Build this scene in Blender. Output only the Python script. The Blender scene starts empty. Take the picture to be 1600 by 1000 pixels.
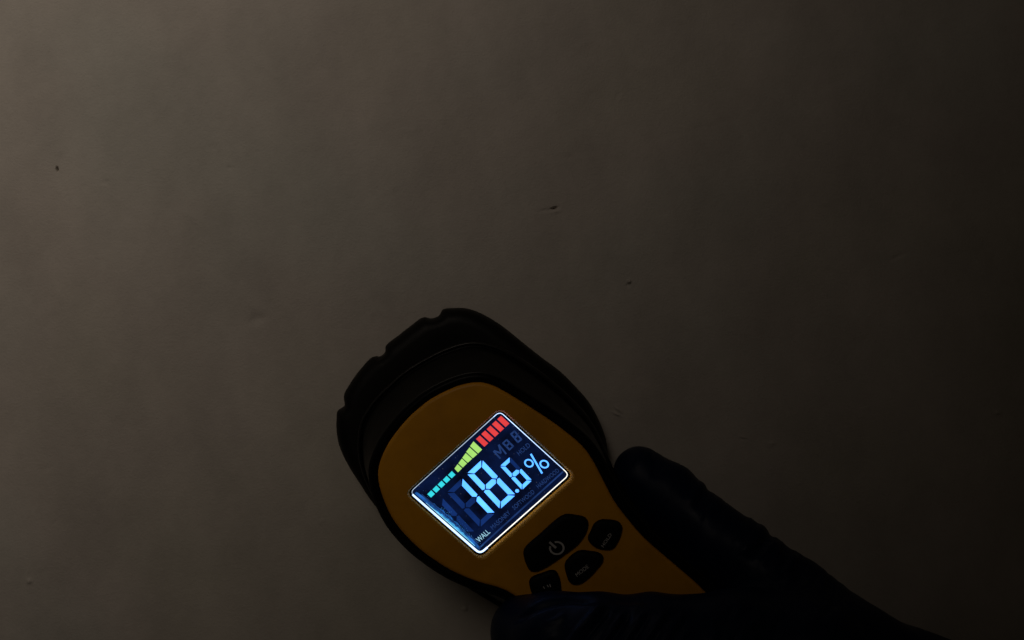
import bpy, bmesh, math, random
import numpy as np
from mathutils import Vector, geometry

random.seed(7); np.random.seed(7)
scene = bpy.context.scene
col = scene.collection
MM = 0.001

# ------------------------------------------------------------------ camera
D = 284.0                       # camera distance from the wall, mm
cam_d = bpy.data.cameras.new('camera')
cam_d.sensor_width = 36.0
cam_d.lens = 36.0 * D / 320.0
cam_d.clip_start = 0.01
cam_d.clip_end = 20.0
cam = bpy.data.objects.new('camera', cam_d)
cam.location = (0, -D * MM, 0)
cam.rotation_euler = (math.radians(90), 0, 0)
col.objects.link(cam)
scene.camera = cam

# ------------------------------------------------------------------ world, lamp, exposure
world = bpy.data.worlds.new('World'); scene.world = world
world.use_nodes = True
bg = world.node_tree.nodes['Background']
bg.inputs[0].default_value = (1.0, 0.775, 0.54, 1)
bg.inputs[1].default_value = 0.0062

def lamp_aim(o, target):
    o.rotation_euler = (Vector(target) - o.location).to_track_quat('-Z', 'Y').to_euler()

ld = bpy.data.lights.new('room_lamp', 'SPOT')          # the dim lamp up to the left of the wall
ld.energy = 13.0
ld.color = (1.0, 0.862, 0.725)
ld.spot_size = math.radians(85.5)
ld.spot_blend = 1.0
ld.shadow_soft_size = 0.20
lamp = bpy.data.objects.new('room_lamp', ld)
lamp.location = (-0.30, -0.74, 0.50)
col.objects.link(lamp)
lamp_aim(lamp, (-0.43, 0.0, 0.385))

scene.view_settings.view_transform = 'Standard'
scene.view_settings.look = 'None'
scene.view_settings.exposure = 0.0
scene.view_settings.gamma = 1.0
scene.view_settings.use_curve_mapping = False
scene.cycles.use_denoising = True
scene.cycles.max_bounces = 6

# ------------------------------------------------------------------ helpers
def W(x, y, h):                 # mm on the wall plane + mm off the wall -> world metres
    return (x * MM, -h * MM, y * MM)

def P(px, py, h):               # point of the photograph at height h above the wall -> mm
    s = 0.2 * (D - h) / D
    return ((px - 800) * s, (500 - py) * s)

def new_mat(name):
    m = bpy.data.materials.new(name); m.use_nodes = True
    nt = m.node_tree
    return m, nt, nt.nodes['Principled BSDF']

def N(nt, kind, **kw):
    n = nt.nodes.new(kind)
    for k, v in kw.items():
        if k in n.inputs: n.inputs[k].default_value = v
        else: setattr(n, k, v)
    return n

def mesh_obj(name, verts, faces, mat, parent=None, smooth=False, mm=True):
    me = bpy.data.meshes.new(name)
    if mm: verts = [W(*v) for v in verts]
    me.from_pydata(verts, [], faces)
    me.update()
    bm = bmesh.new(); bm.from_mesh(me)
    bmesh.ops.recalc_face_normals(bm, faces=bm.faces)
    bm.to_mesh(me); bm.free()
    if smooth:
        me.polygons.foreach_set('use_smooth', [True] * len(me.polygons))
    if mat: me.materials.append(mat)
    o = bpy.data.objects.new(name, me)
    col.objects.link(o)
    if parent:
        o.parent = parent
        o.matrix_parent_inverse = Vector((0, 0, 0)) and o.matrix_parent_inverse or o.matrix_parent_inverse
        o.location = -Vector(world_loc[parent.name]) if parent.name in world_loc else (0, 0, 0)
    return o
world_loc = {}

def catmull(pts, closed=True, sub=8):
    pts = [np.array(p, float) for p in pts]; n = len(pts); out = []
    rng = range(n) if closed else range(n - 1)
    for i in rng:
        if closed:
            p0, p1, p2, p3 = pts[i - 1], pts[i], pts[(i + 1) % n], pts[(i + 2) % n]
        else:
            p0, p1, p2, p3 = pts[max(i - 1, 0)], pts[i], pts[i + 1], pts[min(i + 2, n - 1)]
        # centripetal
        def kn(a, b): return max(np.linalg.norm(b - a) ** 0.5, 1e-4)
        t1 = kn(p0, p1); t2 = t1 + kn(p1, p2); t3 = t2 + kn(p2, p3)
        for k in range(sub):
            t = t1 + (t2 - t1) * k / sub
            a1 = (t1 - t) / t1 * p0 + t / t1 * p1
            a2 = (t2 - t) / (t2 - t1) * p1 + (t - t1) / (t2 - t1) * p2
            a3 = (t3 - t) / (t3 - t2) * p2 + (t - t2) / (t3 - t2) * p3
            b1 = (t2 - t) / t2 * a1 + t / t2 * a2
            b2 = (t3 - t) / (t3 - t1) * a2 + (t - t1) / (t3 - t1) * a3
            out.append((t2 - t) / (t2 - t1) * b1 + (t - t1) / (t2 - t1) * b2)
    if not closed: out.append(pts[-1])
    return np.array(out)

def resample(poly, n, closed=True):
    p = np.array(poly)
    if closed: p = np.vstack([p, p[:1]])
    d = np.r_[0, np.cumsum(np.linalg.norm(np.diff(p, axis=0), axis=1))]
    t = np.linspace(0, d[-1], n + 1)[:-1] if closed else np.linspace(0, d[-1], n)
    return np.c_[np.interp(t, d, p[:, 0]), np.interp(t, d, p[:, 1])]

def area2(p):
    return np.sum(p[:, 0] * np.roll(p[:, 1], -1) - np.roll(p[:, 0], -1) * p[:, 1])

def offset(p, d):               # outward for d > 0
    t = np.roll(p, -1, 0) - np.roll(p, 1, 0)
    t /= np.linalg.norm(t, axis=1)[:, None] + 1e-9
    n = np.c_[t[:, 1], -t[:, 0]]
    if area2(p) < 0: n = -n
    return p + n * d

def loft(name, rings, mat, parent, cap0=True, cap1=True, smooth=True):
    """rings: list of (Nx2 array in mm, height or array of heights)"""
    n = len(rings[0][0]); v = []; f = []
    for r, h in rings:
        hh = np.broadcast_to(h, (n,))
        v += [(r[i, 0], r[i, 1], hh[i]) for i in range(n)]
    for k in range(len(rings) - 1):
        for i in range(n):
            j = (i + 1) % n
            f.append((k * n + i, k * n + j, (k + 1) * n + j, (k + 1) * n + i))
    if cap0: f.append(tuple(range(n))[::-1])
    if cap1: f.append(tuple((len(rings) - 1) * n + i for i in range(n)))
    o = mesh_obj(name, v, f, mat, parent, smooth)
    return o

# ------------------------------------------------------------------ materials
def mat_wall():
    m, nt, b = new_mat('painted_plaster')
    tc = N(nt, 'ShaderNodeTexCoord')
    big = N(nt, 'ShaderNodeTexNoise', Scale=9.0, Detail=2.5, Roughness=0.5)
    ramp = N(nt, 'ShaderNodeValToRGB')
    e = ramp.color_ramp.elements
    e[0].position = 0.36; e[0].color = (0.538, 0.516, 0.466, 1)
    e[1].position = 0.66; e[1].color = (0.553, 0.517, 0.448, 1)
    mid = ramp.color_ramp.elements.new(0.5); mid.color = (0.558, 0.510, 0.462, 1)
    sm = N(nt, 'ShaderNodeTexNoise', Scale=34.0, Detail=7.0, Roughness=0.68)
    mix = N(nt, 'ShaderNodeMixRGB', blend_type='MULTIPLY'); mix.inputs[0].default_value = 1.0
    r2 = N(nt, 'ShaderNodeMapRange'); r2.inputs[1].default_value = 0.3; r2.inputs[2].default_value = 0.7
    r2.inputs[3].default_value = 0.84; r2.inputs[4].default_value = 1.10
    fine = N(nt, 'ShaderNodeTexNoise', Scale=1300.0, Detail=3.0, Roughness=0.7)
    peel = N(nt, 'ShaderNodeTexNoise', Scale=260.0, Detail=2.0, Roughness=0.5)
    bump = N(nt, 'ShaderNodeBump', Strength=0.6, Distance=0.0003)
    bump2 = N(nt, 'ShaderNodeBump', Strength=0.45, Distance=0.0004)
    L = nt.links.new
    mp = N(nt, 'ShaderNodeMapping'); mp.inputs['Rotation'].default_value = (0, math.radians(28), 0); mp.inputs['Scale'].default_value = (1.0, 1.0, 0.7)
    L(tc.outputs['Object'], mp.inputs['Vector']); L(mp.outputs[0], sm.inputs['Vector'])
    for t in (big, fine, peel): L(tc.outputs['Object'], t.inputs['Vector'])
    L(big.outputs['Fac'], ramp.inputs[0]); L(ramp.outputs[0], mix.inputs[1])
    L(sm.outputs['Fac'], r2.inputs[0]); L(r2.outputs[0], mix.inputs[2])
    L(mix.outputs[0], b.inputs['Base Color'])
    L(fine.outputs['Fac'], bump.inputs['Height']); L(peel.outputs['Fac'], bump2.inputs['Height'])
    L(bump2.outputs[0], bump.inputs['Normal']); L(bump.outputs[0], b.inputs['Normal'])
    b.inputs['Roughness'].default_value = 0.62
    b.inputs['Specular IOR Level'].default_value = 0.3
    return m

def mat_plain(name, colr, rough, spec=0.5, bump=0.0, scale=1500.0, var=0.0):
    m, nt, b = new_mat(name)
    b.inputs['Base Color'].default_value = (*colr, 1)
    b.inputs['Roughness'].default_value = rough
    b.inputs['Specular IOR Level'].default_value = spec
    tc = N(nt, 'ShaderNodeTexCoord')
    if bump:
        t = N(nt, 'ShaderNodeTexNoise', Scale=scale, Detail=2.0)
        bp = N(nt, 'ShaderNodeBump', Strength=bump, Distance=0.00012)
        nt.links.new(tc.outputs['Object'], t.inputs['Vector'])
        nt.links.new(t.outputs['Fac'], bp.inputs['Height']); nt.links.new(bp.outputs[0], b.inputs['Normal'])
    if var:
        t = N(nt, 'ShaderNodeTexNoise', Scale=90.0, Detail=5.0, Roughness=0.65)
        mr = N(nt, 'ShaderNodeMapRange')
        mr.inputs[1].default_value = 0.3; mr.inputs[2].default_value = 0.7
        mr.inputs[3].default_value = rough - var; mr.inputs[4].default_value = rough + var
        nt.links.new(tc.outputs['Object'], t.inputs['Vector'])
        nt.links.new(t.outputs['Fac'], mr.inputs[0]); nt.links.new(mr.outputs[0], b.inputs['Roughness'])
    return m

def mat_glow(name, colr, strength=1.0, vary=0.0, scale=300.0, seed=0.0):
    """light given off by the backlit screen"""
    m, nt, b = new_mat(name)
    b.inputs['Base Color'].default_value = (0.004, 0.005, 0.008, 1)
    b.inputs['Roughness'].default_value = 0.25
    b.inputs['Emission Color'].default_value = (*colr, 1)
    b.inputs['Emission Strength'].default_value = strength
    if vary:
        tc = N(nt, 'ShaderNodeTexCoord')
        mp = N(nt, 'ShaderNodeMapping'); mp.inputs['Location'].default_value = (seed, seed * .7, 0)
        t = N(nt, 'ShaderNodeTexNoise', Scale=scale, Detail=4.0, Roughness=0.6)
        mr = N(nt, 'ShaderNodeMapRange')
        mr.inputs[1].default_value = 0.3; mr.inputs[2].default_value = 0.7
        mr.inputs[3].default_value = strength * (1 - vary); mr.inputs[4].default_value = strength * (1 + vary)
        nt.links.new(tc.outputs['Object'], mp.inputs['Vector'])
        nt.links.new(mp.outputs[0], t.inputs['Vector'])
        nt.links.new(t.outputs['Fac'], mr.inputs[0]); nt.links.new(mr.outputs[0], b.inputs['Emission Strength'])
    return m

M_wall = mat_wall()
M_rubber = mat_plain('black_rubber', (0.0045, 0.0045, 0.004), 0.52, 0.16, 0.30, 1800.0, 0.08)
M_shell = mat_plain('black_plastic', (0.0018, 0.0018, 0.0021), 0.36, 0.07, 0.20, 2200.0, 0.06)
M_yellow = mat_plain('yellow_plastic', (0.60, 0.265, 0.010), 0.50, 0.4, 0.07, 2200.0, 0.06)
M_button = mat_plain('button_rubber', (0.003, 0.003, 0.0033), 0.55, 0.12, 0.15, 1800.0)
def grime(m, c0, c1, scale):
    nt = m.node_tree; b = nt.nodes['Principled BSDF']
    tc = N(nt, 'ShaderNodeTexCoord'); t = N(nt, 'ShaderNodeTexNoise', Scale=scale, Detail=6.0, Roughness=0.65)
    r = N(nt, 'ShaderNodeValToRGB'); r.color_ramp.elements[0].position = .36; r.color_ramp.elements[1].position = .6
    r.color_ramp.elements[0].color = (*c0, 1); r.color_ramp.elements[1].color = (*c1, 1)
    nt.links.new(tc.outputs['Object'], t.inputs['Vector']); nt.links.new(t.outputs['Fac'], r.inputs[0]); nt.links.new(r.outputs[0], b.inputs['Base Color'])
grime(M_yellow, (0.64, 0.278, 0.003), (0.76, 0.335, 0.002), 70.0)
M_print = mat_plain('grey_print', (0.50, 0.50, 0.50), 0.6, 0.2)
M_print_dim = mat_plain('worn_grey_print', (0.60, 0.60, 0.60), 0.6, 0.2)
M_glove = mat_plain('blue_sheen_nitrile', (0.0026, 0.0085, 0.030), 0.42, 0.13, 0.30, 700.0, 0.08)  # black glove; the blue in its colour stands in for the screen's sheen

# ------------------------------------------------------------------ the wall
def build_wall():
    nx, ny = 620, 400
    xs = np.linspace(-186, 186, nx); ys = np.linspace(-120, 120, ny)
    for qx, qy in ((89, 264), (865, 326), (983, 441), (1162, 685), (727, 951), (46, 908), (965, 643)):   # finer lines at the small pits
        a, b = P(qx, qy, 0)
        xs = np.r_[xs, a + np.arange(-1.5, 1.51, .13)]; ys = np.r_[ys, b + np.arange(-1.5, 1.51, .13)]
    xs = np.unique(np.round(xs, 3)); ys = np.unique(np.round(ys, 3)); nx, ny = len(xs), len(ys)
    X, Y = np.meshgrid(xs, ys)
    H = np.zeros_like(X)
    rng = np.random.RandomState(3)
    for k in range(46):                               # gentle trowel and roller undulation
        lam = rng.uniform(16, 90); th = rng.uniform(0, math.pi)
        ph = rng.uniform(0, 6.28)
        H += 0.0048 * lam / 5 * np.sin(2 * math.pi * (X * math.cos(th) + Y * math.sin(th)) / lam + ph) * rng.uniform(.2, 1) * 0.33
    def feat(px, py, lx, ly, ang, dep):               # gaussian dent (dep<0) or bump, sizes in photo pixels
        nonlocal H
        cx, cy = P(px, py, 0); a = math.radians(ang)
        dx, dy = X - cx, Y - cy
        u = (dx * math.cos(a) + dy * math.sin(a)) / (lx * .2); v = (-dx * math.sin(a) + dy * math.cos(a)) / (ly * .2)
        H += dep * (1.0 if abs(dep) > .8 else 1.6) * np.exp(-(u * u + v * v))
    F = feat
    F(89, 264, 1.4, 2.9, 10, -2.4); F(95, 247, 4, 9, 0, -0.10); F(96, 236, 4, 7, 0, 0.05)
    F(165, 285, 4, 3, 0, -0.22); F(168, 268, 5, 14, 0, 0.07)
    F(330, 231, 6, 5, 20, -0.14); F(401, 499, 13, 8, 18, -0.34)
    F(866, 325, 4.6, 1.5, 14, -1.8); F(868, 331, 8, 2.6, 12, 0.14); F(850, 329, 8, 3, 10, -0.14)
    F(983, 440, 2.6, 2.6, 0, 0.55); F(981, 446, 3, 3, 0, -0.18)
    F(1404, 401, 12, 2.6, 24, -0.26); F(1404, 404, 10, 2.6, 24, 0.08)
    F(1133, 189, 44, 5, 15, -0.05); F(1060, 209, 30, 4, 14, -0.03); F(893, 243, 30, 4, 12, -0.05); F(890, 246, 6, 4, 0, -0.08)
    F(955, 47, 9, 3, -15, -0.12); F(910, 70, 14, 4, 30, 0.05)
    F(727, 951, 4, 3.5, 0, 0.42); F(732, 947, 5, 3, 45, -0.15)
    F(46, 908, 4, 4, 0, 0.34); F(45, 893, 2, 11, 0, 0.07)
    F(1161, 683, 5, 2.2, -20, 0.16); F(1162, 686, 5, 2.0, -15, -0.10); F(1206, 693, 3, 3, 0, 0.28)
    F(966, 640, 6, 1.8, -40, 0.26); F(963, 647, 8, 1.8, -25, 0.24)
    F(1558, 645, 4, 3, 0, 0.30); F(635, 203, 14, 3, 4, 0.06); F(500, 104, 20, 16, 0, -0.08); F(420, 110, 26, 5, -40, 0.07)
    F(300, 340, 30, 6, -30, 0.05); F(340, 425, 34, 5, -35, -0.05); F(15, 100, 3, 20, 5, -0.10); F(360, 262, 5, 3, 0, -0.10)
    F(705, 178, 22, 6, 30, 0.05); F(600, 130, 8, 12, 0, 0.05); F(250, 170, 30, 8, 50, 0.04); F(212, 205, 6, 9, 0, 0.05)
    F(1270, 90, 40, 8, 20, 0.05); F(1310, 140, 30, 7, 25, 0.05); F(1190, 60, 20, 6, 15, -0.05)
    for k in range(110):
        F(rng.uniform(0, 1600), rng.uniform(0, 1000), rng.uniform(2.2, 9), rng.uniform(2.2, 5), rng.uniform(0, 180), rng.choice([-1, 1]) * rng.uniform(.02, .09))
    edge = np.minimum(np.clip((186 - abs(X)) / 12, 0, 1), np.clip((120 - abs(Y)) / 12, 0, 1))
    H *= edge
    V = np.c_[X.ravel(), -H.ravel(), Y.ravel()] * MM
    idx = np.arange(nx * ny).reshape(ny, nx)
    Q = np.stack([idx[:-1, :-1], idx[:-1, 1:], idx[1:, 1:], idx[1:, :-1]], -1).reshape(-1, 4)
    # the wall goes on past the frame
    R = 1.6
    extra = np.array([(-R, 0, -R), (R, 0, -R), (R, 0, R), (-R, 0, R)])
    b0 = len(V); V = np.vstack([V, extra])
    c = [0, nx - 1, nx * ny - 1, nx * (ny - 1)]
    faces = Q.tolist()
    bot = idx[0, :].tolist(); top = idx[-1, :].tolist(); lef = idx[:, 0].tolist(); rig = idx[:, -1].tolist()
    faces.append([b0, b0 + 1] + bot[::-1]); faces.append([b0 + 1, b0 + 2] + rig[::-1])
    faces.append([b0 + 2, b0 + 3] + top); faces.append([b0 + 3, b0] + lef)
    me = bpy.data.meshes.new('wall'); me.from_pydata(V.tolist(), [], faces); me.update()
    me.polygons.foreach_set('use_smooth', [True] * len(me.polygons))
    me.materials.append(M_wall)
    o = bpy.data.objects.new('wall', me); col.objects.link(o)
    o['kind'] = 'structure'
    return o
build_wall()

# ------------------------------------------------------------------ the moisture meter
H_FACE = 40.0      # height of the yellow face off the wall
H_LCD = 38.4       # height of the screen
AX = np.array([0.754, 0.657]); PX_ = np.array([0.657, -0.754]); C0 = np.array([765.0, 755.0])
def ap(a, p): q = C0 + AX * a + PX_ * p; return (q[0], q[1])      # along and across the tool, in photo pixels

meter = bpy.data.objects.new('moisture_meter', None)
mx, my = P(735, 720, 0)
meter.location = W(mx, my, 0); world_loc['moisture_meter'] = W(mx, my, 0)
meter.empty_display_size = 0.02
col.objects.link(meter)
meter['label'] = 'yellow and black handheld moisture meter pressed on the wall with lit blue screen'
meter['category'] = 'moisture meter'

def toMM(pts, h): return np.array([P(x, y, h) for x, y in pts])

# outlines, right half from the top going down to the end of the handle, then the left half back up
plate_px = [(655, 637), (668, 626.5), (695, 611.5), (722, 601), (749, 597.4), (770, 602.5), (788, 611.5), (815, 628), (848, 649), (878, 670),
            (911, 698), (926, 718), (941, 746), (961, 784), (981, 811), (1008, 842), (1049, 878), (1097, 920),
            ap(450, 82), ap(550, 80), ap(640, 70), ap(690, 40), ap(700, 0), ap(690, -40), ap(640, -70), ap(550, -80), ap(450, -82), ap(360, -87),
            ap(283, -94), ap(200, -104), (790, 924), (745, 910), (707, 894), (672, 872), (644, 849), (615, 815), (598, 780), (590, 750), (591, 728), (603.5, 697), (620, 673), (640, 650)]
plate_poly = catmull(toMM(plate_px, H_FACE), True, 8)
plate = resample(plate_poly, 300)

ridge_px = [(610, 597), (629, 580), (668, 556), (704, 539.5), (737, 532), (770, 537), (800, 551), (830, 570), (862, 594), (895, 624), (922, 655), (942, 692),
            (962, 738), (990, 785), (1030, 832), (1080, 878), (1140, 932),
            ap(450, 122), ap(550, 120), ap(650, 108), ap(715, 62), ap(730, 0), ap(715, -62), ap(650, -108), ap(550, -120), ap(450, -122), ap(360, -124), ap(283, -126), ap(220, -123), ap(150, -135),
            (715, 910), (677, 886), (646, 858), (618, 826), (590, 790), (567, 745), (558, 705), (562, 660), (576, 634), (592, 614)]
H_R = 21.0
ridge = resample(catmull(toMM(ridge_px, H_R), True, 8), 300)

def align(a, b):               # roll b so that its points face those of a
    if area2(a) * area2(b) < 0: b = b[::-1]
    best = min(range(0, len(b)), key=lambda k: np.sum((a - np.roll(b, -k, 0)) ** 2))
    return np.roll(b, -best, 0)
ridge = align(plate, ridge)
mixr = lambda t, o=0.0: offset(plate * (1 - t) + ridge * t, o)
shell = loft('housing', [(offset(ridge, -7.0), 11.0), (offset(ridge, -2.4), 12.0), (offset(ridge, -.5), 15.0), (ridge, H_R - 2), (offset(ridge, -.15), H_R),
                         (offset(ridge, -.45), H_R + .75), (offset(ridge, -.9), H_R + .95), (offset(ridge, -1.4), H_R + .7), (offset(ridge, -1.8), H_R + .75), (mixr(.72), H_R + 4.0), (mixr(.52), 30.0), (mixr(.36), 34.5), (offset(plate, 2.6), 37.3), (offset(plate, 2.3), 38.3),
                         (offset(plate, 1.5), 38.7), (offset(plate, .25), 38.7), (offset(plate, .0), 38.0)], M_shell, meter, True, True)

def bead(ring, h, r):
    """a fine glossy bead added along an outline to catch a highlight"""
    k = 6; rings = []
    for a in np.linspace(0, 2 * math.pi, k, False):
        rings.append((offset(ring, r * math.cos(a)), h + r * math.sin(a)))
    rings.append(rings[0])
    loft('highlight_bead', rings, M_bead, meter, False, False)
M_bead = mat_plain('highlight_rubber', (0.004, 0.004, 0.0042), 0.36, 0.32)  # added beads, glossier than the shell so the edges show a highlight
bead(offset(ridge, -.8), H_R + .8, .42)
bead(offset(plate, 2.45), 37.9, .32)

# scalloped rubber pad of the sensor, against the wall
pad_px = [(527, 652), (528.5, 641), (539, 633), (538.5, 616), (548, 598), (563, 577), (582.5, 557.5), (593, 557), (602, 550), (603.5, 539.5),
          (620, 526), (641, 509.5), (662, 495.5), (674, 497.5), (686, 493), (692, 483.5), (710, 481), (728, 481.6), (746, 487), (764, 496), (785, 509.5),
          (815, 533.5), (845, 557.5), (875, 580), (902, 607), (920, 628), (935, 655), (946, 684), (950, 720), (940, 765), (912, 815), (868, 855), (810, 880), (745, 885), (690, 872), (645, 846), (612, 815),
          (585, 786), (562, 752), (545, 725), (532, 697), (527, 672)]
H_PAD = 8.0
pad = resample(catmull(toMM(pad_px, H_PAD), True, 8), 520)
cpad = pad.mean(0)
# smooth version without notches for the top of the pad
pad_s_px = [p for i, p in enumerate(pad_px) if i not in (1, 2, 3, 7, 8, 9, 13, 14, 15)]
pad_s = align(pad, resample(catmull(toMM(pad_s_px, H_PAD), True, 10), 520))
pb = lambda t, o: offset(pad * (1 - t) + pad_s * t, o)
loft('sensor_pad', [(offset(pad_s, -4), 0.05), (offset(pad_s, -1.6), 0.05), (pb(.3, -.5), 1.2), (pb(0, -.1), 3.0), (pad, H_PAD), (pb(0, -.25), 10.5), (pb(.1, -.8), 12.3), (pb(.4, -1.8), 13.6),
                    (pb(.9, -3.2), 14.4), (offset(pad_s, -5.0), 14.7), (offset(pad_s, -9), 14.0)], M_rubber, meter)

# the screen corners
TL, TR, BR, BL = np.array((640.5, 769.5)), np.array((780.8, 643.)), np.array((889.5, 742.)), np.array((750., 865.5))
lcd_c = (TL + TR + BR + BL) / 4
def lcd_px(u, v):
    return (TL * (1 - u) + TR * u) * (1 - v) + (BL * (1 - u) + BR * u) * v
def round_rect(cs, r, n=6):
    """rounded polygon through corner list (px)"""
    out = []
    m = len(cs)
    for i in range(m):
        c = np.array(cs[i]); a = np.array(cs[i - 1]) - c; b = np.array(cs[(i + 1) % m]) - c
        a = a / np.linalg.norm(a) * r; b = b / np.linalg.norm(b) * r
        for k in range(n + 1):
            t = k / n
            out.append(c + a * (1 - t) ** 2 + b * t ** 2)
    return np.array(out)
def quad_offset(t, r, b, l):
    eu = (TR - TL) / np.linalg.norm(TR - TL); ev = (BL - TL) / np.linalg.norm(BL - TL)
    return [TL - ev * t - eu * l, TR - ev * t + eu * r, BR + ev * b + eu * r, BL + ev * b - eu * l]

open_px = round_rect(quad_offset(5.0, 8.0, 12.5, 9.5), 17, 8)
step_px = round_rect(quad_offset(4.2, 6.0, 9.5, 7.0), 14, 8)
wall_px = round_rect(quad_offset(3.2, 3.6, 4.2, 4.0), 12, 8)
n_op = len(open_px)

def build_plate():
    o1 = offset(plate, -.05); o2 = offset(plate, -.12); o3 = offset(plate, -.5)
    op = toMM(open_px, H_FACE)
    v, f = [], []
    def ring(r, h):
        s = len(v); v.extend([(q[0], q[1], h) for q in r]); return list(range(s, s + len(r)))
    def strip(a, b):
        for i in range(len(a)):
            j = (i + 1) % len(a); f.append((a[i], a[j], b[j], b[i]))
    A = ring(o1, 37.9); B = ring(o2, H_FACE - .55); Cc = ring(o3, H_FACE - .06); Dd = ring(offset(plate, -1.1), H_FACE)
    strip(A, B); strip(B, Cc); strip(Cc, Dd)
    E = ring(op, H_FACE)
    e2 = ring(toMM(step_px, H_FACE - .25), H_FACE - .30)
    e3 = ring(toMM(wall_px, H_LCD), H_LCD + .35); e4 = ring(toMM(wall_px, H_LCD), H_LCD - .6)
    strip(E, e2); strip(e2, e3); strip(e3, e4)
    tri = geometry.tessellate_polygon([[Vector((v[i][0], v[i][1], 0)) for i in Dd], [Vector((v[i][0], v[i][1], 0)) for i in E]])
    ids = Dd + E
    for t in tri: f.append(tuple(ids[k] for k in t))
    o = mesh_obj('face_plate', v, f, M_yellow, meter)
    for p in o.data.polygons: p.use_smooth = len(p.vertices) == 4
    return o
build_plate()

# ---- black ring added to shade the yellow lip from the rim light
def build_shade_ring():
    a = [toMM(round_rect(quad_offset(k + .2, k + .4, k + .6, k + .6), 9 + k, 8), h) for k, h in ((3.2, H_LCD + .2), (2.9, H_LCD + .3), (1.7, H_LCD + .3), (1.3, H_LCD + .2), (1.3, H_LCD - .5))]
    hs = (H_LCD - .2, H_LCD + .3, H_LCD + .3, H_LCD + .2, H_LCD - .5)
    loft('lip_shade_ring', list(zip(a, hs)), M_button, meter, False, False)
build_shade_ring()

# ---- display
def mat_lcd():
    m, nt, b = new_mat('screen_backlight')
    b.inputs['Base Color'].default_value = (0.002, 0.003, 0.006, 1)
    b.inputs['Roughness'].default_value = 0.2
    tc = N(nt, 'ShaderNodeTexCoord')
    t = N(nt, 'ShaderNodeTexNoise', Scale=130.0, Detail=4.0, Roughness=0.6)
    ramp = N(nt, 'ShaderNodeValToRGB')
    e = ramp.color_ramp.elements
    e[0].position = 0.36; e[0].color = (0.0012, 0.0022, 0.0085, 1)
    e[1].position = 0.72; e[1].color = (0.0030, 0.0095, 0.050, 1)
    dust_glint = N(nt, 'ShaderNodeTexVoronoi', Scale=620.0)  # fine specks, their glint put in as glow
    dr = N(nt, 'ShaderNodeValToRGB')
    dr.color_ramp.elements[0].position = 0.035; dr.color_ramp.elements[0].color = (1, 1, 1, 1)
    dr.color_ramp.elements[1].position = 0.10; dr.color_ramp.elements[1].color = (0, 0, 0, 1)
    add = N(nt, 'ShaderNodeMixRGB', blend_type='ADD'); add.inputs[0].default_value = 0.045
    L = nt.links.new
    L(tc.outputs['Object'], t.inputs['Vector']); L(tc.outputs['Object'], dust_glint.inputs['Vector'])
    L(t.outputs['Fac'], ramp.inputs[0]); L(dust_glint.outputs['Distance'], dr.inputs[0])
    L(ramp.outputs[0], add.inputs[1]); L(dr.outputs[0], add.inputs[2])
    L(add.outputs[0], b.inputs['Emission Color'])
    b.inputs['Emission Strength'].default_value = 1.0
    return m
M_lcd = mat_lcd()
M_cyan = mat_glow('screen_cyan', (0.04, 0.74, 0.84), 0.95, .08)
M_green = mat_glow('screen_green', (0.45, 0.87, 0.19), 0.92, .07)
M_red = mat_glow('screen_red', (0.84, 0.060, 0.062), 0.95, .10)
M_blue = mat_glow('screen_light_blue', (0.17, 0.72, 2.2), 0.98, .18, 110.0, .3)
M_ghost = mat_glow('screen_unlit_segment', (0.0065, 0.0290, 0.150), 1.0, .35, 120.0)
M_ghost_dim = mat_glow('screen_unlit_mark', (0.0160, 0.043, 0.155), 1.0, .25)
M_white = mat_glow('screen_edge_light', (0.95, 1.30, 1.9), 0.95, .25, 60.0)
M_top = mat_glow('screen_edge_top', (0.62, 0.78, 1.0), 0.85, .35, 60.0)
M_edge_warm = mat_glow('screen_edge_warm', (1.0, 0.98, 0.88), 1.5, .12, 60.0)
M_leak = mat_glow('screen_edge_cyan', (0.32, 0.80, 0.98), 1.0, .30, 240.0)
M_leak_soft = mat_glow('screen_edge_blue', (0.012, 0.090, 0.34), 1.0, .8, 300.0)
M_line = mat_glow('screen_inner_line', (0.010, 0.030, 0.115), 1.0, .5, 200.0)

scr_px = round_rect([TL, TR, BR, BL], 8, 6)
scr = toMM(scr_px, H_LCD)
display = loft('display', [(scr, H_LCD - 1.2), (scr, H_LCD - .12), (offset(scr, -.12), H_LCD)], M_lcd, meter, True, True, False)
world_loc['display'] = (0, 0, 0)      # its vertices sit in the meter's space

def child_of_display(o):
    o.parent = display; o.location = (0, 0, 0)
    return o
def shrink(pts, k):
    p = np.array(pts); c_ = p.mean(0)
    return [tuple(q) for q in c_ + (p - c_) * k]
def flat(name, px_pts, mat, h=H_LCD + .05, parent=None, faces=None, thick=.05):
    """a thin plate of the screen, traced in photo pixels"""
    q = [P(x, y, h) for x, y in px_pts]
    n = len(q)
    v = [(x, y, h) for x, y in q] + [(x, y, h - thick) for x, y in q]
    if faces is None:
        f = [tuple(range(n)), tuple(range(2 * n - 1, n - 1, -1))] + [(i, i + n, (i + 1) % n + n, (i + 1) % n) for i in range(n)]
    else:
        f = [tuple(t) for t in faces]; v = v[:n]
    o = mesh_obj(name, v, f, mat)
    if parent is None: child_of_display(o)
    return o

def c8(x, y): return (640 + x / 8.333, 640 + y / 8.333)      # reading frames of the photograph
def c4(x, y): return (620 + x / 4.0, 630 + y / 4.0)
def c5(x, y): return (780 + x / 5.5545, 780 + y / 5.5545)
def z2(x, y): return (700 + x / 8.0, 640 + y / 8.0)
def z3(x, y): return (690 + x / 8.0, 740 + y / 8.0)

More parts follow.
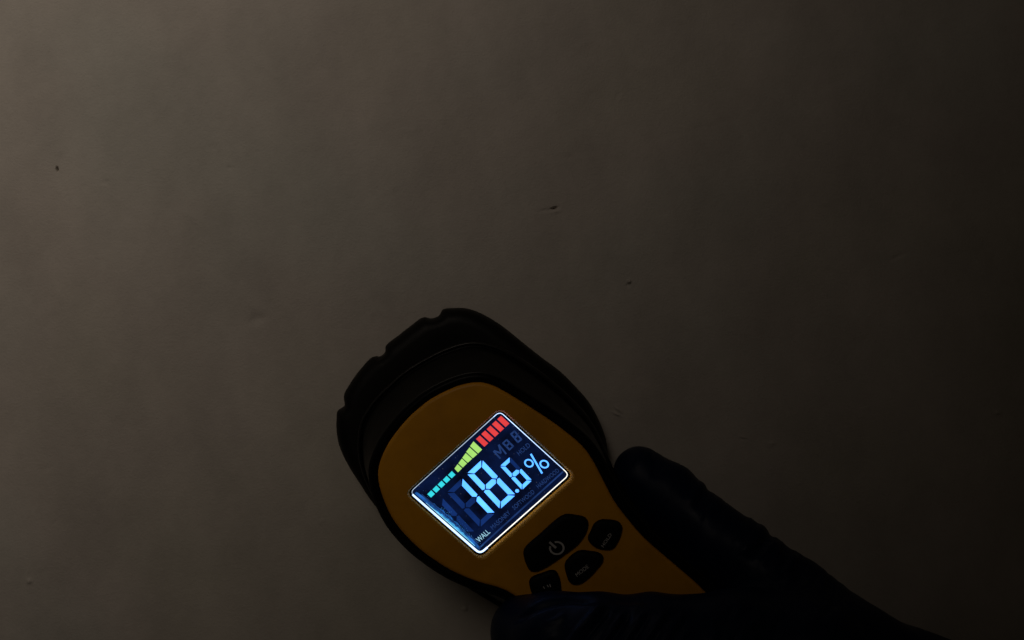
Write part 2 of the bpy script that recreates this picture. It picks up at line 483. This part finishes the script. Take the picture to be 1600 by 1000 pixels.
# bar graph: five cyan, five green, five red
for k in range(5):
    dx, dy = -67.2 * k, 62.6 * k
    flat('bar_segment', shrink([c8(x + dx, y + dy) for x, y in ((497, 852), (550, 798), (600, 848), (548, 897))], .95), M_cyan)
for qd in (((582, 768), (625, 708), (685, 765), (630, 820)), ((632, 700), (680, 635), (750, 700), (693, 757)), ((683, 628), (730, 562), (818, 640), (758, 695)),
           ((733, 550), (780, 488), (885, 583), (823, 637)), ((783, 475), (830, 410), (948, 522), (893, 575))):
    flat('bar_segment', shrink([c8(*q) for q in qd], .95), M_green)
for k in range(5):
    dx, dy = 33.2 * k, -30.8 * k
    flat('bar_segment', shrink([c4(x + dx, y + dy) for x, y in ((493, 223), (518, 200), (573, 251), (548, 274))], .95), M_red)

def seven(tl, tr, br, bl, lit, mat, ghost, tu=.25, tv=.10, g=.024, only=None, name='digit_segment'):
    tl, tr, br, bl = map(np.array, (tl, tr, br, bl))
    asp = np.linalg.norm(tr - tl) / np.linalg.norm(bl - tl)
    gu, gv = g / asp * 1.0, g
    def q(u, v): return (tl * (1 - u) + tr * u) * (1 - v) + (bl * (1 - u) + br * u) * v
    m = .49; hv = tv * .60
    S = {'a': [(gu, 0), (1 - gu, 0), (1 - tu - gu * .3, tv), (tu + gu * .3, tv)],
         'b': [(1, gv), (1, m - gv), (1 - tu * .45, m - gv * .2), (1 - tu, m - hv - gv * .2), (1 - tu, tv + gv * .6)],
         'c': [(1, m + gv), (1, 1 - gv), (1 - tu, 1 - tv - gv * .6), (1 - tu, m + hv + gv * .2), (1 - tu * .45, m + gv * .6)],
         'd': [(gu, 1), (1 - gu, 1), (1 - tu - gu * .3, 1 - tv), (tu + gu * .3, 1 - tv)],
         'e': [(0, m + gv), (0, 1 - gv), (tu, 1 - tv - gv * .6), (tu, m + hv + gv * .2), (tu * .45, m + gv * .6)],
         'f': [(0, gv), (0, m - gv), (tu * .45, m - gv * .2), (tu, m - hv - gv * .2), (tu, tv + gv * .6)],
         'g': [(tu * .5 + gu, m + .003), (tu + gu, m - hv), (1 - tu - gu, m - hv), (1 - tu * .5 - gu, m + .003), (1 - tu - gu, m + hv), (tu + gu, m + hv)]}
    for k, pts in S.items():
        if only and k not in only: continue
        mt = mat if k in lit else ghost
        flat(name, [tuple(q(u, v)) for u, v in pts], mt)
c = lambda x, y: c4(x, y)
seven(c(438, 440), c(532, 353), c(743, 574), c(646, 662), 'abcdefg', M_blue, M_ghost)                 # units
seven(c(313, 558), c(407, 468), c(614, 688), c(520, 776), 'bc', M_blue, M_ghost)                      # tens: a lit 1
seven(c(190, 678), c(283, 590), c(487, 806), c(395, 895), '', M_blue, M_ghost, only='bc')             # hundreds, unlit
seven(c(645, 393), c(708, 336), c(845, 482), c(783, 542), 'acdefg', M_blue, M_ghost, tu=.26, tv=.11, g=.024)   # tenths
seven(z2(672, 420), z2(735, 364), z2(828, 456), z2(768, 516), '', M_blue, M_ghost_dim, tu=.27, tv=.14, g=.02)
seven(z2(772, 304), z2(832, 256), z2(932, 374), z2(872, 422), '', M_blue, M_ghost_dim, tu=.27, tv=.14, g=.02)
def disc_pts(cx, cy, ru, rv, n=20):
    eu = (TR - TL) / np.linalg.norm(TR - TL); ev = (BL - TL) / np.linalg.norm(BL - TL)
    return [tuple(np.array((cx, cy)) + eu * ru * math.cos(t) + ev * rv * math.sin(t)) for t in np.linspace(0, 2 * math.pi, n, False)]
flat('decimal_point', disc_pts(*c(752, 548), 2.9, 2.9), M_blue)

def ring_flat(name, cx, cy, ro, ri, mat, k=1.15, n=24):
    a = disc_pts(cx, cy, ro, ro * k, n); b = disc_pts(cx, cy, ri, ri * k * 1.03, n)
    f = [(i, (i + 1) % n, n + (i + 1) % n, n + i) for i in range(n)]
    return flat(name, a + b, mat, faces=f)
def stroke_pts(a, b, w):
    a, b = np.array(a), np.array(b); d = (b - a) / np.linalg.norm(b - a); n = np.array((-d[1], d[0])) * w / 2
    return [tuple(a + n), tuple(b + n), tuple(b - n), tuple(a - n)]
ring_flat('percent_sign', *z2(1012, 670), 6.6, 4.3, M_blue)
ring_flat('percent_sign', *z2(1203, 682), 6.6, 4.3, M_blue)
flat('percent_sign', stroke_pts(z2(1035, 555), z2(1177, 798), 2.8), M_blue, h=H_LCD + .08)
# the unlit M of the memory counter
for i, (a, b) in enumerate((((655, 612), (568, 518)), ((572, 514), (664, 546)), ((664, 546), (632, 440)), ((634, 438), (728, 556)))):
    flat('memory_mark', stroke_pts(z2(*a), z2(*b), 2.6), M_ghost_dim, h=H_LCD + .05 + .012 * i)

_font_cache = {}
def text_tris(s):
    if s in _font_cache: return _font_cache[s]
    cu = bpy.data.curves.new('t', 'FONT'); cu.body = s; cu.resolution_u = 3
    o = bpy.data.objects.new('t', cu); col.objects.link(o)
    dg = bpy.context.evaluated_depsgraph_get()
    me = bpy.data.meshes.new_from_object(o.evaluated_get(dg))
    v = np.array([tuple(x.co)[:2] for x in me.vertices]); f = [tuple(p.vertices) for p in me.polygons]
    bpy.data.objects.remove(o); bpy.data.curves.remove(cu); bpy.data.meshes.remove(me)
    v = (v - v.min(0)) / (v.max(0) - v.min(0))
    _font_cache[s] = (v, f)
    return v, f
def text_px(name, s, bl, br, tl, mat, h, parent=None):
    v, f = text_tris(s)
    bl, br, tl = map(np.array, (bl, br, tl))
    pts = [tuple(bl + (br - bl) * a + (tl - bl) * b) for a, b in v]
    o = flat(name, pts, mat, h=h, parent=parent or None, faces=f)
    return o
hT = H_LCD + .05
text_px('mode_word', 'HARDWOOD', z2(1133, 988), z2(1396, 772), z2(1098, 946), M_ghost_dim, hT)
text_px('mode_word', 'SOFTWOOD', z3(910, 458), z3(1168, 240), z3(876, 414), M_ghost_dim, hT)
text_px('mode_word', 'MASONRY', z3(645, 706), z3(868, 500), z3(606, 662), M_ghost_dim, hT)
text_px('mode_word', 'WALL', z3(472, 864), z3(612, 738), z3(424, 816), mat_glow('screen_lit_word', (0.42, 0.80, 1.0), 0.9, .2), hT)
text_px('hold_word', 'HOLD', z2(893, 578), z2(1034, 458), z2(856, 530), M_ghost_dim, hT)

# edge light of the screen: a fine bright rim, thicker along the left side
def rim(name, i0, i1, w, mat, hh=H_LCD + .25, inset=0.0, wf=None):
    pts = offset(resample(scr_px, 240), -inset) if True else None
    # order follows TL -> TR -> BR -> BL
    n = len(pts); ks = [int(round(x)) % n for x in np.linspace(i0 * n, i1 * n, int(abs(i1 - i0) * n) + 2)]
    ctr = np.array([pts[k] for k in ks])
    t = np.gradient(ctr, axis=0); t /= np.linalg.norm(t, axis=1)[:, None] + 1e-9
    nn = np.c_[-t[:, 1], t[:, 0]]
    ww = np.array([w * (wf(s) if wf else 1.0) for s in np.linspace(0, 1, len(ctr))])[:, None]
    a = ctr + nn * ww / 2; b = ctr - nn * ww / 2
    v = []
    for q in range(len(ctr)):
        A = P(*a[q], hh); B = P(*b[q], hh); Cm = P(*ctr[q], hh)
        v += [(A[0], A[1], hh - .3), (Cm[0], Cm[1], hh), (B[0], B[1], hh - .3)]
    f = []
    for q in range(len(ctr) - 1):
        s = q * 3
        f += [(s, s + 1, s + 4, s + 3), (s + 1, s + 2, s + 5, s + 4), (s + 2, s, s + 3, s + 5)]
    o = mesh_obj(name, v, f, mat); child_of_display(o)
    return o
per = np.linalg.norm(TR - TL) * 2 + np.linalg.norm(BL - TL) * 2
fa = np.linalg.norm(TR - TL) / per; fb = .5; fc = fb + fa
rim('edge_light', 0.005, fa * .98, 1.05, M_top, wf=lambda s: .75 + .35 * s)
rim('edge_light', fa * .98, fb - .005, 1.05, M_white)
rim('edge_light', fb - .005, fc - .01, 1.5, M_edge_warm, hh=H_LCD + .5, wf=lambda s: .9 + .2 * math.sin(s * 3))
rim('edge_light', fc - .01, 1.005, 3.3, M_white, wf=lambda s: .95 + .3 * math.sin(s * 3.1))
rim('edge_light', fc + .03, .965, 1.5, M_leak, hh=H_LCD + .18, inset=4.2, wf=lambda s: .5 + 1.0 * math.sin(s * 3.14))
def soft_leak():
    rng = random.Random(4)
    for k in range(120):                       # grains scattered along the left edge of the glass, sparkle put in as glow
        v = min(.95, max(.05, rng.gauss(.58, .2))); u = abs(rng.gauss(0, .022)) + .05
        c0 = lcd_px(u, v); r = rng.uniform(.15, .42)
        yield c0, r
gr_v, gr_f = [], []
for c0, r in soft_leak():
    s = len(gr_v); hh = H_LCD + .06
    for t in range(5):
        q = P(c0[0] + r * math.cos(t * 1.2566), c0[1] + r * math.sin(t * 1.2566), hh); gr_v.append((q[0], q[1], hh))
    gr_f.append(tuple(range(s, s + 5)))
g = mesh_obj('dust_glow_grains', gr_v, gr_f, mat_glow('screen_dust_glow', (0.05, 0.26, 0.62), 1.0, .3)); child_of_display(g); g['kind'] = 'stuff'
# glass step: faint lines inside the bottom and left edges
flat('glass_edge', stroke_pts(tuple(lcd_px(.03, .945)), tuple(lcd_px(.985, .93)), 2.4), M_line)
def leak_band(u0, w0, w1, mat, h, v0, v1):
    q0, q1 = [], []
    for k in range(25):
        v = v0 + (v1 - v0) * k / 24; ww = w0 + (w1 - w0) * math.sin(math.pi * k / 24) * (1 + .25 * math.sin(k * 2.3))
        q0.append(tuple(lcd_px(u0, v))); q1.append(tuple(lcd_px(u0 + ww, v)))
    flat('light_leak', q0 + q1[::-1], mat, h=h)
leak_band(.020, .020, .050, M_leak_soft, H_LCD + .03, .04, .96)
leak_band(.020, .004, .022, mat_glow('screen_edge_glare', (0.07, 0.42, 0.80), 1.0, .6, 500.0), H_LCD + .05, .25, .90)
flat('glass_edge', stroke_pts(tuple(lcd_px(.052, .10)), tuple(lcd_px(.058, .90)), 2.0), M_line, h=H_LCD + .035)

# ---- buttons
def button(px_pts, name='button'):
    r = resample(catmull(toMM([c5(*p) for p in px_pts], H_FACE + 1), True, 6), 72)
    o = loft(name, [(offset(r, .12), H_FACE - .3), (offset(r, .06), H_FACE + .55), (offset(r, -.25), H_FACE + 1.0), (offset(r, -.8), H_FACE + 1.22), (offset(r, -1.6), H_FACE + 1.30)], M_button, meter)
    return o
H_B = H_FACE + 1.36
def on_button(o, b):
    o.parent = b; o.location = (0, 0, 0)
    return o
b1 = button([(212, 465), (228, 425), (370, 295), (530, 158), (590, 136), (680, 146), (742, 162), (772, 200), (768, 255), (735, 330), (675, 405), (590, 470), (480, 548), (400, 598), (315, 632), (268, 622), (238, 572), (220, 520)])
b2 = button([(774, 345), (800, 280), (830, 218), (880, 186), (950, 184), (1030, 200), (1066, 238), (1060, 305), (1020, 395), (985, 434), (930, 443), (860, 430), (800, 392)])
b3 = button([(572, 590), (580, 550), (650, 478), (710, 451), (790, 458), (862, 471), (903, 505), (897, 550), (850, 612), (770, 695), (705, 738), (650, 745), (612, 722), (590, 670)])
b4 = button([(264, 715), (290, 682), (370, 650), (450, 624), (490, 631), (515, 668), (535, 750), (535, 830), (505, 880), (430, 905), (350, 895), (300, 850), (272, 780)])

def ring_arc(cx, cy, ro, ri, a0, a1, n=28):
    eu = (TR - TL) / np.linalg.norm(TR - TL); ev = (BL - TL) / np.linalg.norm(BL - TL)
    c0 = np.array((cx, cy)); A = []; B = []
    for t in np.linspace(a0, a1, n):
        d = eu * math.cos(t) + ev * math.sin(t)
        A.append(tuple(c0 + d * ro)); B.append(tuple(c0 + d * ri))
    return A + B, [(i, i + 1, n + i + 1, n + i) for i in range(n - 1)]
cx, cy = c5(500, 424)
pts, fs = ring_arc(cx, cy, 11.6, 8.6, math.radians(-62), math.radians(242))
on_button(flat('power_symbol', pts, M_print, h=H_B, parent=b1, faces=fs), b1)
on_button(flat('power_symbol', stroke_pts(c5(436, 372), c5(494, 424), 3.6), M_print, h=H_B + .02, parent=b1), b1)
on_button(text_px('button_word', 'HOLD', c5(906, 420), c5(980, 308), c5(882, 404), M_print_dim, H_B, b2), b2)
on_button(text_px('button_word', 'MODE', c5(678, 676), c5(782, 592), c5(658, 648), M_print_dim, H_B, b3), b3)
for a, b in (((849, 916.5), (851, 920)), ((855, 914), (857, 917.5)), ((858.8, 912.5), (860.5, 917.5))):
    on_button(flat('worn_mark', stroke_pts(a, b, 1.3), M_print_dim, h=H_B, parent=b4), b4)

# ------------------------------------------------------------------ the gloved hand
def surface_nets(F, org, vox):
    nx, ny, nz = F.shape
    S = F < 0
    cnt = np.zeros((nx - 1, ny - 1, nz - 1), np.int8)
    for i in (0, 1):
        for j in (0, 1):
            for k in (0, 1):
                cnt += S[i:nx - 1 + i, j:ny - 1 + j, k:nz - 1 + k]
    act = (cnt > 0) & (cnt < 8)
    ids = -np.ones(act.shape, np.int32); cells = np.argwhere(act); ids[act] = np.arange(len(cells))
    corners = [(i, j, k) for i in (0, 1) for j in (0, 1) for k in (0, 1)]
    val = {c_: F[cells[:, 0] + c_[0], cells[:, 1] + c_[1], cells[:, 2] + c_[2]] for c_ in corners}
    acc = np.zeros((len(cells), 3)); num = np.zeros(len(cells))
    for a in corners:
        for ax in range(3):
            if a[ax]: continue
            b = list(a); b[ax] = 1; b = tuple(b)
            fa_, fb_ = val[a], val[b]; cr = (fa_ < 0) != (fb_ < 0)
            t = np.where(cr, fa_ / np.where(cr, fa_ - fb_, 1), 0)
            p = np.zeros((len(cells), 3)) + a; p[:, ax] += t
            acc += p * cr[:, None]; num += cr
    V = (cells + acc / num[:, None]) * vox + org
    quads = []
    for ax in range(3):
        sl0 = [slice(None)] * 3; sl1 = [slice(None)] * 3
        sl0[ax] = slice(0, -1); sl1[ax] = slice(1, None)
        A, B = S[tuple(sl0)], S[tuple(sl1)]
        e = np.argwhere(A != B)
        o1, o2 = [(1, 2), (2, 0), (0, 1)][ax]
        ok = (e[:, o1] > 0) & (e[:, o2] > 0) & (e[:, o1] < F.shape[o1] - 1) & (e[:, o2] < F.shape[o2] - 1)
        e = e[ok]
        def at(d1, d2):
            q = e.copy(); q[:, o1] -= d1; q[:, o2] -= d2
            return ids[q[:, 0], q[:, 1], q[:, 2]]
        Q = np.stack([at(1, 1), at(0, 1), at(0, 0), at(1, 0)], 1)
        flip = ~A[e[:, 0], e[:, 1], e[:, 2]]
        Q[flip] = Q[flip][:, ::-1]
        quads.append(Q)
    Q = np.vstack(quads); Q = Q[(Q >= 0).all(1)]
    return V, Q

def PH(px, py, h): x, y = P(px, py, h); return np.array((x, y, h))

def build_hand():
    vox = 0.62
    lo = np.array((-18., -178., 2.)); hi = np.array((190., -30., 88.))
    n = np.ceil((hi - lo) / vox).astype(int)
    gx = (lo[0] + np.arange(n[0]) * vox).astype(np.float32)[:, None, None]
    gy = (lo[1] + np.arange(n[1]) * vox).astype(np.float32)[None, :, None]
    gz = (lo[2] + np.arange(n[2]) * vox).astype(np.float32)[None, None, :]
    def cone(a, b, ra, rb):
        d = b - a; L2 = float(d @ d)
        t = ((gx - a[0]) * d[0] + (gy - a[1]) * d[1] + (gz - a[2]) * d[2]) / L2
        np.clip(t, 0, 1, out=t)
        r = np.sqrt((gx - a[0] - t * d[0]) ** 2 + (gy - a[1] - t * d[1]) ** 2 + (gz - a[2] - t * d[2]) ** 2)
        return r - (ra + (rb - ra) * t)
    def smin(a, b, k):
        h = np.clip(.5 + .5 * (b - a) / k, 0, 1)
        return b + (a - b) * h - k * h * (1 - h)
    def chain(pts, k=3.0):
        f = None
        for (a, ra), (b, rb) in zip(pts[:-1], pts[1:]):
            q = cone(a, b, ra, rb); f = q if f is None else smin(f, q, k)
        return f
    # index finger along the right side of the meter
    index = chain([(PH(1000, 741, 16), 8.3), (PH(1044, 776, 19), 9.4), (PH(1076, 806, 22), 9.3), (PH(1112, 842, 25), 10.2), (PH(1160, 873, 29), 10.2), (PH(1235, 940, 36), 12.0), (PH(1310, 1010, 42), 13.0)], 2.5)
    # thumb across the front of the handle, its tip over the left edge
    thumb = chain([(PH(819, 986, 40), 9.0), (PH(831, 994, 41), 10.3), (PH(866, 993, 48), 10.6), (PH(940, 999, 53), 10.6), (PH(1020, 1004, 54), 11.4), (PH(1120, 1015, 52), 13.5), (PH(1240, 1075, 50), 17)], 3.0)
    # knuckles, back of the hand and wrist
    palm = chain([(PH(1165, 985, 50), 9.5), (PH(1260, 1030, 52), 15), (PH(1400, 1140, 50), 19), (PH(1560, 1260, 48), 22)], 5)
    palm = smin(palm, cone(PH(1310, 1015, 43), PH(1480, 1130, 46), 13, 21), 8)
    palm = smin(palm, chain([(PH(1250, 1120, 56), 13), (PH(1400, 1200, 54), 18), (PH(1560, 1300, 48), 22)], 5), 8)
    arm = cone(PH(1540, 1240, 48), PH(1850, 1480, 52), 24, 28)
    # middle, ring and little finger curl over the right edge and under the handle, hidden behind the index
    def curl(m, e1, e2, tip, r): return chain([(m, r + 1.5), (e1, r + .8), (e2, r), (tip, r - 1.2)], 3)
    mid = curl(PH(1330, 1050, 46), PH(1275, 990, 26), PH(1180, 985, 14), PH(1090, 1010, 12.5), 8.2)
    ring = curl(PH(1375, 1105, 48), PH(1350, 1060, 24), PH(1250, 1070, 13), PH(1150, 1085, 12.5), 8.0)
    lit = curl(PH(1420, 1160, 48), PH(1420, 1140, 24), PH(1330, 1150, 13), PH(1230, 1160, 12.5), 7.2)
    F = smin(index, palm, 7)
    F = smin(F, thumb, 6)
    F = smin(F, arm, 10)
    for q in (mid, ring, lit): F = smin(F, q, 1.6)
    # closed at the sleeve end
    ca = PH(1740, 1395, 51); cd = PH(1850, 1480, 52) - PH(1540, 1240, 48); cd /= np.linalg.norm(cd)
    F = np.maximum(F, (gx - ca[0]) * cd[0] + (gy - ca[1]) * cd[1] + (gz - ca[2]) * cd[2])
    F[0], F[-1] = 5, 5; F[:, 0], F[:, -1] = 5, 5; F[:, :, 0], F[:, :, -1] = 5, 5
    V, Q = surface_nets(F, lo, vox)
    # relax
    E = np.vstack([Q[:, [0, 1]], Q[:, [1, 2]], Q[:, [2, 3]], Q[:, [3, 0]]])
    def relax(V, it, lam):
        for _ in range(it):
            acc = np.zeros_like(V); c_ = np.zeros(len(V))
            for d in range(3): acc[:, d] = np.bincount(E[:, 0], V[E[:, 1], d], len(V)) + np.bincount(E[:, 1], V[E[:, 0], d], len(V))
            c_ = np.bincount(E[:, 0], minlength=len(V)) + np.bincount(E[:, 1], minlength=len(V))
            V = V + lam * (acc / np.maximum(c_, 1)[:, None] - V)
        return V
    V = relax(V, 4, .5)
    nrm = np.zeros_like(V)
    fn = np.cross(V[Q[:, 2]] - V[Q[:, 0]], V[Q[:, 3]] - V[Q[:, 1]])
    for k in range(4):
        for d in range(3): nrm[:, d] += np.bincount(Q[:, k], fn[:, d], len(V))
    nrm /= np.linalg.norm(nrm, axis=1)[:, None] + 1e-9
    if np.sum(nrm * (V - V.mean(0))) < 0: nrm = -nrm; Q = Q[:, ::-1]
    # photograph pixel of each vertex, to place the folds of the glove
    s = 0.2 * (D - V[:, 2]) / D
    px = 800 + V[:, 0] / s; py = 500 - V[:, 1] / s
    disp = np.zeros(len(V))
    front = np.clip((V[:, 2] - 20) / 10, 0, 1)
    def fold(x0, y0, x1, y1, w, amp, bow=0.0, hmin=30):
        d = np.array((x1 - x0, y1 - y0), float); L = np.linalg.norm(d); d /= L; nn = np.array((-d[1], d[0]))
        t = ((px - x0) * d[0] + (py - y0) * d[1]) / L
        o = (px - x0) * nn[0] + (py - y0) * nn[1] - bow * 4 * t * (1 - t)
        m = np.exp(-(o / w) ** 2) * np.exp(-np.clip(np.abs(t - .5) - .42, 0, None) ** 2 / .02) * (V[:, 2] > hmin)
        return amp * m
    # the crease round the thumb tip and the folds at its joint
    disp += fold(812, 964, 915, 938, 4.5, -1.3, -10)
    disp += fold(905, 938, 1010, 938, 6, -.6)
    disp += fold(936, 950, 880, 1012, 4.0, 1.3); disp += fold(948, 955, 896, 1018, 5.0, -1.7)
    for x, a in ((972, 1.0), (1004, .8), (1036, .7), (1066, .45)):
        disp += fold(x, 962, x - 38, 1016, 4.2, a); disp += fold(x + 9, 964, x - 27, 1018, 4.6, -1.3 * a)
    # folds across the index finger
    for x0, y0, x1, y1, a in ((1104, 748, 1078, 782, .8), (1114, 756, 1090, 790, -1.0), (1128, 776, 1100, 812, .5), (1180, 806, 1150, 850, .5), (1196, 818, 1160, 862, .9), (1210, 830, 1172, 872, -1.1), (1226, 838, 1190, 884, .7),
                              (1250, 856, 1214, 900, .5), (1262, 864, 1226, 910, -.5), (1300, 892, 1250, 950, .5), (1330, 920, 1280, 970, -.5), (1180, 850, 1240, 850, .4), (1160, 838, 1250, 842, -.4)):
        disp += fold(x0, y0, x1, y1, 6.5, a * .45, 0, 5)
    rng = np.random.RandomState(5)
    for k in range(34):                        # fine creases round the index finger
        t = rng.uniform(0, 1); x0 = 1010 + 330 * t + rng.normal() * 6; y0 = 715 + 215 * t + rng.normal() * 6
        L = rng.uniform(18, 60); a = math.radians(rng.normal(118, 14))
        disp += fold(x0, y0, x0 + L * math.cos(a), y0 + L * math.sin(a), rng.uniform(2.8, 4.5), rng.uniform(-.55, .45), rng.normal() * 3, 5)
    for k in range(30):                        # and across the thumb and the web
        x0 = rng.uniform(800, 1260); y0 = rng.uniform(940, 1000); L = rng.uniform(16, 52); a = math.radians(rng.normal(128, 18))
        disp += fold(x0, y0, x0 + L * math.cos(a), y0 + L * math.sin(a), rng.uniform(2.8, 4.5), rng.uniform(-.6, .5), rng.normal() * 3)
    for k in range(60):                        # small slack everywhere
        d = rng.normal(size=3); d /= np.linalg.norm(d); lam = rng.uniform(6, 30)
        disp += .012 * lam ** .7 * np.sin(V @ d * 2 * math.pi / lam + rng.uniform(0, 6.28))* .35
    V = V + nrm * disp[:, None]
    V = relax(V, 1, .35)
    me = bpy.data.meshes.new('gloved_hand')
    base = PH(1300, 1000, 0)
    loc = W(*base)
    verts = np.c_[V[:, 0] * MM - loc[0], -V[:, 2] * MM - loc[1], V[:, 1] * MM - loc[2]]
    me.from_pydata(verts.tolist(), [], Q.tolist()); me.update()
    bm = bmesh.new(); bm.from_mesh(me); bmesh.ops.recalc_face_normals(bm, faces=bm.faces); bm.to_mesh(me); bm.free()
    me.polygons.foreach_set('use_smooth', [True] * len(me.polygons))
    me.materials.append(M_glove)
    o = bpy.data.objects.new('gloved_hand', me); o.location = loc; col.objects.link(o)
    o['label'] = 'right hand in a dark nitrile glove gripping the handle of the moisture meter'
    o['category'] = 'hand'
    return o
build_hand()
